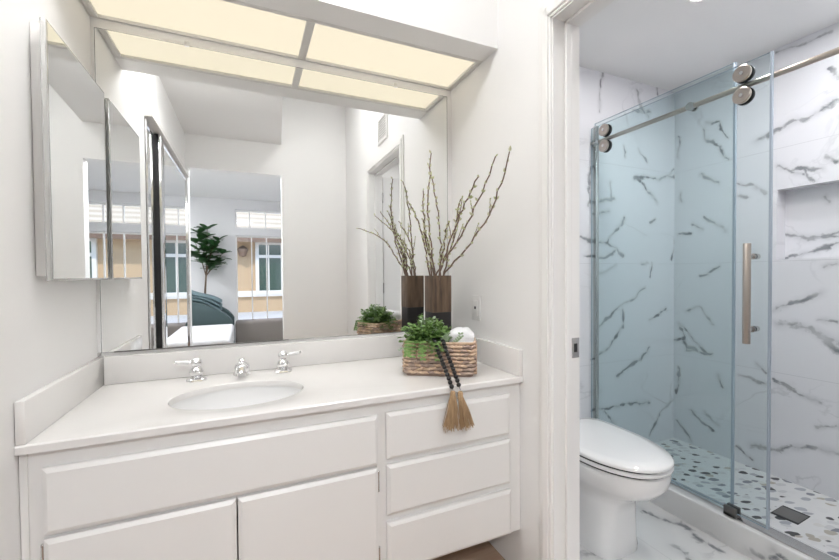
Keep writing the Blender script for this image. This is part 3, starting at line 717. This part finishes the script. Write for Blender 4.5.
# ------------------------------------------------------------------ woven basket, plant, towel, garland
FLc = Vector((1.046,-.359,ZC)); UA = Vector((.853,-.522,0)); UB = Vector((.522,.853,0)); BL, BD, BH = .278, .150, .128
def bk(a, d, z): return FLc+UA*a+UB*d+Vector((0,0,z))
ba = empty('basket', bk(BL/2,BD/2,0), 'rectangular woven brown basket on the counter, filled with a green plant and cloth', 'basket')
def bring(off, z, n=6):
    """rounded rectangle ring, offset inward by off"""
    r = .018; pts = []
    for cx_, cy_, a0 in ((BL-off-r,BD-off-r,0),(off+r,BD-off-r,90),(off+r,off+r,180),(BL-off-r,off+r,270)):
        for j in range(n): a = R(a0+90*j/(n-1)); pts.append(bk(cx_+r*math.cos(a), cy_+r*math.sin(a), z))
    return pts
b = MB(); b.loft([bring(.010,.0006), bring(.006,.012), bring(.005,BH), bring(.012,BH), bring(.012,.015)]); body = b.build('body', BASKD, ba, 40)
wv = MB(); wv2 = MB(); rk = random.Random(3); ROWS = 8
per = bring(.004, 0, 8)
def perim(n):
    L = [0]; P = per+[per[0]]
    for p, q in zip(P, P[1:]): L.append(L[-1]+(q-p).length)
    out = []
    for k in range(n):
        s = L[-1]*k/n; i = max(j for j in range(len(P)-1) if L[j] <= s); t = (s-L[i])/(L[i+1]-L[i]); p = P[i].lerp(P[i+1], t); d = (P[i+1]-P[i]).normalized(); out.append((p, Vector((d.y,-d.x,0))))
    return out
NP_ = 96; PR = perim(NP_)
for r in range(ROWS):
    z = .009+(BH-.014)*(r+.5)/ROWS; h = (BH-.014)/ROWS
    for k in range(0, NP_, 3):
        kk = k+(r % 2)*1; w = wv if rk.random() < .62 else wv2
        pts = []
        for j in range(5):
            p, nrm = PR[(kk+j) % NP_]; bulge = math.sin(math.pi*j/4)
            pts.append(p+nrm*(.0005+.0045*bulge)+Vector((0,0,z+rk.uniform(-.0028,.0028)+.002*(j-2)/2*(1 if r%2 else -1))))
        w.tube(pts, [.0042,.0058,.0062,.0058,.0042], 6)
wv.build('weave', BASKET, ba, 60); wv2.build('weave', BASKD, ba, 60, label='darker strands of the weave')
b = MB(); rp = [p+Vector((0,0,BH)) for p, n_ in perim(60)]; b.tube(rp+[rp[0]], .0055, 8, False); b.build('rim', BASKET, ba, 60)

pl_ = empty('leafy_plant', bk(.09,.075,.03), 'bushy bright green small-leaved plant in the left of the woven basket', 'plant')
b = MB(); b.lathe([(0,0),(.042,0),(.052,.075),(.048,.075),(.04,.06),(0,.06)], bk(.085,.075,.018), n=20); b.build('pot', bsdf('nursery pot', (.08,.07,.06), .6), pl_)
st = MB(); lf = MB(); lf2 = MB(); rf = random.Random(11)
def leaflet(m, p, d, n, L, wd):
    d = d.normalized(); s = d.cross(n).normalized(); n2 = s.cross(d)
    vs = [p, p+d*L*.35+s*wd-n2*L*.02, p+d*L*.75+s*wd*.8-n2*L*.08, p+d*L-n2*L*.18, p+d*L*.75-s*wd*.8-n2*L*.08, p+d*L*.35-s*wd-n2*L*.02, p+d*L*.45+n2*L*.06]
    m._add(vs, [(0,1,6),(1,2,6),(2,3,6),(3,4,6),(4,5,6),(5,0,6)])
c0 = bk(.088,.072,.128)
for i in range(230):
    az = rf.uniform(0,2*math.pi); el = rf.uniform(.0,1.4); L = rf.uniform(.05,.108)
    d = Vector((math.cos(az)*math.cos(el), math.sin(az)*math.cos(el), math.sin(el)))
    b0 = c0+Vector((math.cos(az),math.sin(az),0))*rf.uniform(0,.025)
    dr = -.03*math.cos(el)*rf.uniform(.6,1.5); pts = [b0+d*L*t+Vector((0,0,dr*t*t)) for t in (0,.35,.7,1)]
    st.tube(pts, [.0013,.0012,.001,.0007], 4); m = lf if rf.random() < .88 else lf2
    for k in range(1, 9):
        t = .2+.8*k/8; p = b0+d*L*t+Vector((0,0,dr*t*t)); s = d.cross(Vector((0,0,1))).normalized()
        for sg in (-1, 1):
            leaflet(m, p, s*sg+d*.7+Vector((rf.uniform(-.5,.5),rf.uniform(-.5,.5),rf.uniform(-.4,.6))), Vector((rf.uniform(-.5,.5),rf.uniform(-.5,.5),1))+d*.2, rf.uniform(.011,.0175), rf.uniform(.0048,.0072))
for i in range(7):                                     # sprigs hanging over the rim
    a = rf.uniform(.02,.155); p0 = bk(a,.02,.125); L = rf.uniform(.04,.07)
    pts = [p0, p0-UB*.035+Vector((0,0,.012)), p0-UB*.048+Vector((0,0,-L*.4)), p0-UB*.05+Vector((0,0,-L*.75))]
    st.tube(pts, .0009, 4)
    for k in range(5):
        p = pts[1].lerp(pts[3], k/4)
        for sg in (-1,1): leaflet(lf, p, UA*sg+Vector((0,0,-.4)), -UB, .014, .005)
for i in range(16):
    a = rf.uniform(.13,.19); p0 = bk(a,rf.uniform(.02,.07),.115); e = p0+Vector((rf.uniform(-.01,.05),rf.uniform(-.05,.0),rf.uniform(.02,.055))); st.tube([p0,e], .0008, 4)
    for k in range(5):
        p = p0.lerp(e, .3+.7*k/4)
        for sg in (-1,1): leaflet(lf2, p, UA*sg*.8+Vector((0,0,.4)), -UB, .012, .0042)
st.build('stems', FERN, pl_, 60); lf.build('foliage', FERN, pl_, 0, fixn=False); lf2.build('foliage', FERN2, pl_, 0, label='paler grey-green sprigs', fixn=False)

b = MB(); rt_ = random.Random(2)                       # rolled cloth
rings = []
for k in range(15):
    t = k/14; a = .168+.106*t; env = math.sin(math.pi*min(max(t,.03),.97))**.35; ring = []
    for j in range(28):
        an = 2*math.pi*j/28; rr_ = .062*env*(1+.05*math.sin(3*an+4*t)+.04*math.sin(7*an+9*t))
        rr_ *= 1+.22*abs(math.sin(2*an))**2+rt_.uniform(-.035,.035)+.06*math.sin(5*t*3+2*an); ring.append(bk(a, .072+rr_*.95*math.cos(an), .136+rr_*.70*math.sin(an)))
    rings.append(ring)
b.loft(rings); o = b.build('hand_towel', TERRY, None, 70); tag(o, 'crumpled white cloth tucked in the right end of the basket', 'towel')

ga = empty('bead_garland', bk(.13,.0,.13), 'black wooden bead garland with two straw tassels hanging over the counter edge', 'garland')
P_A = [Vector(p) for p in ((1.158,-.405,.930),(1.151,-.432,.926),(1.148,-.46,.896),(1.147,-.51,.850),(1.1455,-.552,.812),(1.1455,-.578,.783))]
P_B = [Vector(p) for p in ((1.186,-.420,.930),(1.179,-.446,.922),(1.177,-.475,.890),(1.176,-.52,.846),(1.1745,-.557,.808),(1.174,-.580,.779))]
def along(P, step):
    out = []; L = [0]
    for p, q in zip(P, P[1:]): L.append(L[-1]+(q-p).length)
    s = 0
    while s <= L[-1]-.004:
        i = max(j for j in range(len(P)-1) if L[j] <= s); out.append(P[i].lerp(P[i+1], (s-L[i])/(L[i+1]-L[i]))); s += step
    return out
for P in (P_A, P_B):
    for p in along(P, .0158):
        b = MB(); b.ball(p, .0083, 14, 10); b.build('bead', BEADM, ga, 70)
b = MB(); b.tube([P_A[0],(1.165,-.395,.935),(1.178,-.402,.937),P_B[0]], .0035, 6); b.tube(P_A,.0012,5); b.tube(P_B,.0012,5); b.build('cord', BEADM, ga)
rs = random.Random(9)
for top, bx, L, wd in ((P_A[-1],1.132,.137,.034),(P_B[-1],1.194,.138,.032)):
    b = MB()
    b.lathe([(0,0),(.007,-.001),(.0095,-.008),(.0085,-.018),(.011,-.026),(0,-.027)], top+Vector((0,0,-.004)), n=14); hd = b.build('tassel', RAFFIA, ga)
    m = MB()
    for k in range(110):
        an = rs.uniform(0,2*math.pi); q = math.sqrt(rs.random()); cx_ = math.cos(an)*q; cy_ = math.sin(an)*q; LL = L*rs.uniform(.86,1.0)
        p0 = top+Vector((cx_*.0085,cy_*.0085,-.020)); e = Vector((bx+cx_*wd, min(top.y-.012+cy_*wd*.5, -.568), top.z-LL))
        mid = p0.lerp(e,.5)+Vector((rs.uniform(-.003,.003),-.002,.0))
        mid.y = min(mid.y, -.566); p0.y = min(p0.y, -.566)
        m.tube([p0,mid,e], [.0012,.0011,.0008], 4)
    m.build('strands', RAFFIA, hd, 0)
# ------------------------------------------------------------------ toilet
TX = 1.931
to = empty('toilet', (TX,-.4,0), 'white elongated toilet with closed lid, beside the shower curb', 'toilet')
def oval(hw, yf, yb, z, p=2.3, n=40, flat=0):
    """plan outline: rounded front at yf, squarer back at yb"""
    ym = yb+(yf-yb)*.42; pts = []
    for k in range(n):
        a = 2*math.pi*k/n; c_, s_ = math.cos(a), math.sin(a)
        pf = p if s_ < 0 else p+flat
        x = hw*math.copysign(abs(c_)**(2/pf), c_); y = math.copysign(abs(s_)**(2/pf), s_)
        pts.append((TX+x, ym+(ym-yf)*y if y < 0 else ym+(yb-ym)*y, z))
    return pts
b = MB()
b.loft([oval(.121,-.632,-.14,.0005,4.6), oval(.122,-.634,-.14,.02,4.6), oval(.119,-.632,-.15,.05,4.4), oval(.117,-.630,-.15,.18,4.2), oval(.119,-.640,-.15,.226,3.4),
        oval(.138,-.685,-.14,.268,2.5,flat=2), oval(.167,-.755,-.12,.305,2.3,flat=2), oval(.185,-.787,-.11,.345,2.25,flat=2), oval(.190,-.795,-.10,.382,2.25,flat=2), oval(.189,-.794,-.10,.397,2.25,flat=2), oval(.182,-.786,-.11,.402,2.25,flat=2)])
b.build('bowl', CERAM, to, 50)
b = MB(); b.loft([oval(.184,-.790,-.30,.4085,2.2,flat=3), oval(.189,-.798,-.29,.4105,2.2,flat=3), oval(.190,-.800,-.29,.419,2.2,flat=3), oval(.184,-.793,-.29,.4235,2.2,flat=3)]); b.build('seat', CERAM, to, 50)
b = MB(); b.loft([oval(.185,-.793,-.285,.4305,2.2,flat=3), oval(.190,-.800,-.28,.433,2.2,flat=3), oval(.1905,-.801,-.28,.441,2.2,flat=3), oval(.185,-.795,-.285,.4475,2.2,flat=3), oval(.15,-.745,-.31,.4525,2.2,flat=2), oval(.08,-.65,-.36,.4555,2.1,flat=1), oval(.02,-.53,-.45,.4562,2)]); b.build('lid', CERAM, to, 50)
b = MB(); b.loft([oval(.182,-.787,-.30,.4018,2.2,flat=3), oval(.182,-.787,-.30,.4312,2.2,flat=3)]); b.build('gap_shade', BLACK, to, 50, label='black filler for the shade in the gaps under the seat and lid')  # solid black core stands in for shade between bowl, seat and lid
for s in (-1,1):
    b = MB(); b.tube([(TX+s*.075-.022,-.262,.424),(TX+s*.075+.022,-.262,.424)], .011, 12); b.box(TX+s*.075-.02,TX+s*.075+.02,-.285,-.245,.4023,.420,.003); b.build('hinge', CERAM, to)
b = MB(); b.box(TX-.170,TX+.170,-.205,-.012,.4025,.705,.02,seg=3); b.build('tank', CERAM, to)
b = MB(); b.box(TX-.178,TX+.178,-.214,-.006,.706,.738,.010,seg=3); b.build('tank_lid', CERAM, to)
b = MB(); b.tube([(TX-.12,-.205,.655),(TX-.12,-.222,.655)], .012, 12); b.tube([(TX-.12,-.219,.655),(TX-.055,-.226,.645)], .006, 8); b.build('flush_lever', CHROME, to)

# ------------------------------------------------------------------ shower
def sheet(x0, x1, y0, y1, z0, z1):
    b = MB(); b.box(x0,x1,y0,y1,z0,z1)
    b.bm.faces.ensure_lookup_table()
    for f in b.bm.faces:
        f.normal_update(); f.material_index = 0 if abs(f.normal.x) > .9 else 1
    return b
fx = empty('shower_screen', (2.45,-.37,.124), 'fixed tinted glass shower screen beside the back wall, on the marble curb', 'shower screen')
sheet(2.445,2.453,-.745,-.003,.134,2.088).build('pane', [GL, GEDGE], fx, 0)
b = MB(); b.box(2.4425,2.4555,-.7535,-.7455,.134,2.088); b.build('edge_seal', SEAL, fx, 0)
b = MB(); b.box(2.437,2.461,-.745,-.003,.1185,.1335,.001); b.box(2.437,2.461,-.0215,-.0015,.135,2.07,.001); b.build('channel', STEEL, fx)
b = MB(); b.box(2.405,2.470,-1.539,-.746,.1185,.1245,.002); o = b.build('threshold_strip', STEEL, None); tag(o, 'grey metal threshold strip along the top of the marble curb', 'threshold')
sd = empty('shower_door', (2.418,-.46,.135), 'sliding tinted glass shower door with round rollers, slid open over the fixed screen', 'shower door')
sheet(2.412,2.420,-.890,-.008,.140,2.052).build('pane', [GL, GEDGE], sd, 0)
b = MB(); b.box(2.4095,2.4225,-.8975,-.8905,.140,2.052); b.build('edge_seal', SEAL, sd, 0)
for y in (-.105,-.797):
    for z in (2.010,1.919):
        b = MB(); b.lathe([(0,0),(.030,0),(.034,.003),(.034,.010),(.030,.013),(0,.013)], (2.398,y,z), (1,0,0), 28); rl = b.build('roller', NICKEL, sd, label='brushed roller disc with dark tyre')
        b = MB(); b.lathe([(.0345,.0),(.0355,.002),(.0355,.010),(.0345,.012),(.0,.012),(.0,.0)], (2.4205,y,z), (1,0,0), 28); b.build('tyre', BLACK, rl)
        b = MB(); b.lathe([(0,0),(.008,0),(.008,.003),(0,.003)], (2.3955,y,z), (1,0,0), 12); b.build('bolt', STEEL, rl)
HX, HY = 2.368, -.838
b = MB(); b.lathe([(0,0),(.0125,0),(.0135,.002),(.0135,.408),(.0125,.41),(0,.41)], (HX,HY,.888), n=18)
h = b.build('handle', NICKEL, sd)
for z in (1.245,.945):
    b = MB(); b.tube([(HX+.012,HY,z),(2.4115,HY,z)], .0075, 12); b.lathe([(0,0),(.013,0),(.013,.006),(0,.006)], (2.405,HY,z), (1,0,0), 16); b.lathe([(0,0),(.012,0),(.012,.022),(.009,.026),(0,.026)], (2.4205,HY,z), (1,0,0), 16); b.build('standoff', STEEL, h)
ra = empty('shower_rail', (2.434,-.75,1.965), 'round satin metal rail carrying the sliding shower door below the ceiling', 'rail')
b = MB(); b.tube([(2.4335,-1.539,1.9645),(2.4335,-.018,1.9645)], .0115, 16); b.build('bar', NICKEL, ra)
b = MB(); b.lathe([(0,0),(.021,0),(.021,.018),(.014,.022),(.014,.05),(0,.05)], (2.4335,-.0005,1.9645), (0,-1,0), 20); b.build('wall_bracket', STEEL, ra)
b = MB(); b.lathe([(0,0),(.019,0),(.019,.014),(0,.014)], (2.4205,-.575,1.9645), (1,0,0), 20); b.lathe([(0,0),(.018,0),(.018,.01),(0,.01)], (2.4535,-.575,1.9645), (1,0,0), 20); b.tube([(2.432,-.575,1.9645),(2.445,-.575,1.9645)],.008,10); b.build('clamp_knob', STEEL, ra)
b = MB(); b.box(2.396,2.4105,-.790,-.742,.125,.165,.003); b.box(2.4215,2.436,-.790,-.742,.125,.165,.003); b.box(2.396,2.436,-.790,-.742,.1248,.1385,.002); o = b.build('door_guide', DARKST, None); tag(o, 'small dark metal floor guide at the foot of the sliding shower door', 'door guide')
dr = empty('floor_drain', (2.827,-.793,.035), 'square dark steel drain set in the pebble shower floor', 'drain')
b = MB(); b.obox((2.8265,-.793,.0362),(.064,.0035,0),(-.0028,.050,0),(0,0,.0010)); b.build('frame', BLACK, dr, 0)
b = MB(); b.obox((2.8265,-.793,.0378),(.050,.0027,0),(-.0026,.047,0),(0,0,.0006)); b.build('grate', bsdf('grate steel', (.22,.215,.21), .4, .6), dr, 0)

# ------------------------------------------------------------------ bedroom seen in the mirror
bd = empty('bed', (-.75,-3.35,0), 'low bed with a plain white duvet, reflected at the bottom of the mirror', 'bed')
b = MB(); b.box(-1.85,.30,-3.98,-2.62,.10,.30,.02); b.build('base', bsdf('bed base', (.55,.53,.52), .8), bd)
for x in (-1.8,.24):
    for y in (-3.93,-2.68):
        b = MB(); b.box(x-.025,x+.025,y-.025,y+.025,0,.0995,.004); b.build('leg', TRUNK, bd)
b = MB(); b.box(-1.86,.325,-4.0,-2.6,.301,.548,.035,seg=3); b.build('duvet', BEDW, bd)
ch = empty('armchair', (-.3,-4.45,0), 'slate teal upholstered armchair with a sloping arm, beyond the white bed', 'armchair')
arm = [(-.62,.10),(.30,.10),(.302,.55),(.27,.60),(.21,.665),(.13,.715),(.05,.755),(-.05,.80),(-.21,.842),(-.45,.875),(-.62,.88)]
b = MB(); b.prism(arm,'y',-4.34,-4.22,.015); b.build('arm', TEAL, ch); b = MB(); b.prism(arm,'y',-4.98,-4.86,.015); b.build('arm', TEAL, ch)
b = MB(); b.box(-.62,.27,-4.855,-4.345,.10,.42,.03); b.build('seat', TEAL, ch); b = MB(); b.prism([(-.70,.10),(-.60,.10),(-.5,.88),(-.62,.90)],'y',-4.98,-4.22,.012); b.build('backrest', TEAL, ch)
for x in (-.56,.24):
    for y in (-4.93,-4.27):
        b = MB(); b.lathe([(.018,0),(.024,.0995)], (x,y,0), n=10); b.build('leg', TRUNK, ch)
b = MB(); rq = random.Random(4)
for k in range(3):
    z = .855-.047*k; pts = []
    b.loft([[(-.50+.645*t, -4.80+.44*u, .955+.06*(1-t)-.15*t*t+.012*math.sin(9*t+k)-.046*k+.018*w) for u, w in ((0,-1),(1,-1),(1.03,0),(1,1),(0,1),(-.03,0))] for t in [i/12 for i in range(13)]])
o = b.build('folded_blanket', TEAL2, None, 50); tag(o, 'pale teal folded blanket laid over the teal armchair', 'blanket')
tr = empty('potted_tree', (-.12,-5.24,0), 'leafy green indoor tree in a grey pot, behind the teal armchair', 'potted tree')
b = MB(); b.lathe([(0,0),(.13,0),(.17,.30),(.155,.30),(.14,.26),(0,.26)], (-.12,-5.24,.0005), n=28); b.build('pot', POT, tr)
TK = [(-.12,-5.24,.25),(-.125,-5.24,.7),(-.118,-5.25,.95),(-.10,-5.24,1.18),(-.09,-5.24,1.38)]
b = MB(); b.tube(TK, [.019,.017,.015,.013,.010], 10)
rl_ = random.Random(21); ends = []
for az, dx, dz in ((0,.16,.42),(1,-.14,.36),(2,.02,.58),(3,.22,.20),(4,-.10,.52),(5,.10,.32),(6,-.16,.18),(7,.17,.06)):
    s = Vector(TK[3 if az % 2 else 4]); e = Vector((-.09+dx, -5.24+rl_.uniform(-.13,.13), 1.33+dz)); m = s.lerp(e,.5)+Vector((0,0,.03)); b.tube([s,m,e], [.008,.006,.003], 6); ends += [(e,e-m),(m,m-s),(s.lerp(m,.7),m-s),(m.lerp(e,.5),e-m)]
b.build('trunk', TRUNK, tr, 60)
m = MB()
def bigleaf(m, p, d, L):
    d = d.normalized(); s = d.cross(Vector((0,0,1))).normalized(); n = s.cross(d)
    rows = []
    for t, w in ((0,.02),(.2,.20),(.45,.30),(.7,.27),(.9,.12),(1,.01)):
        c = p+d*L*t-Vector((0,0,1))*L*.25*t*t; rows.append([c+s*w*L+n*.05*L, c, c-s*w*L+n*.05*L])
    vs = [v for r in rows for v in r]; fs = []
    for i in range(5):
        for j in range(2): fs.append((i*3+j,i*3+j+1,i*3+j+4,i*3+j+3))
    m._add(vs, fs)
for e, d in ends:
    for k in range(6):
        a = rl_.uniform(0,2*math.pi); bigleaf(m, e, Vector((math.cos(a),math.sin(a),rl_.uniform(-.1,.7)))+d.normalized()*.4, rl_.uniform(.14,.22))
m.build('foliage', LEAF, tr, 60, fixn=False)
be = empty('bench', (.75,-5.0,0), 'low taupe upholstered bench in front of the bedroom window', 'bench')
b = MB(); b.box(.315,1.45,-5.22,-4.80,.12,.475,.04,seg=4); b.build('seat', TAUPE, be)
for x in (.40,1.37):
    for y in (-5.16,-4.86):
        b = MB(); b.lathe([(.016,0),(.022,.1195)], (x,y,0), n=10); b.build('leg', TRUNK, be)

# ------------------------------------------------------------------ house across the street
ho = empty('house', (1.5,-13.5,-.2), 'tan stucco house with a tiled roof across the street, seen through the bedroom window', 'house')
b = MB(); b.box(-6,9,-16,-12.5,-.03,2.45); b.build('wall', STUCCO, ho, 0)
b = MB(); b.prism([(-12.0,2.45),(-12.0,2.55),(-16.2,4.9),(-16.2,2.45)],'x',-6.3,9.3); b.build('roof', ROOF, ho, 0)
b = MB(); b.box(-6.3,9.3,-12.02,-11.94,2.27,2.52); b.build('fascia', FASCIA, ho, 0)
b = MB(); b.box(-6,9,-12.5,-12.40,.48,.68,.01); b.build('belt_course', BELT, ho, 0)
def house_window(x0, x1):
    b = MB()
    for a in ((x0,x1,.55,.65),(x0,x1,2.22,2.32),(x0,x0+.11,.65,2.22),(x1-.11,x1,.65,2.22),(x0+.11,x1-.11,1.78,1.88)): b.box(a[0],a[1],-12.5,-12.38,a[2],a[3])
    for k in (1,2): b.box(x0+(x1-x0)*k/3-.02,x0+(x1-x0)*k/3+.02,-12.5,-12.42,.65,2.22)
    w = b.build('window', BELT, ho, 0); b = MB(); b.box(x0+.05,x1-.05,-12.5,-12.46,.6,2.28); b.build('pane', HGLASS, w, 0)
house_window(.74,1.98); house_window(3.6,4.9); house_window(-3.2,-1.9)
wl = empty('wall_lantern', (.36,-12.4,2.0), 'brown lantern on the tan house wall left of its window', 'lantern')
b = MB(); b.box(.30,.42,-12.499,-12.46,1.9,2.15); b.build('back_plate', FASCIA, wl); b = MB(); b.lathe([(0,0),(.10,.03),(.16,.22),(.17,.26),(.05,.36),(0,.38)], (.36,-12.29,1.80), n=16); b.build('shade', FASCIA, wl)
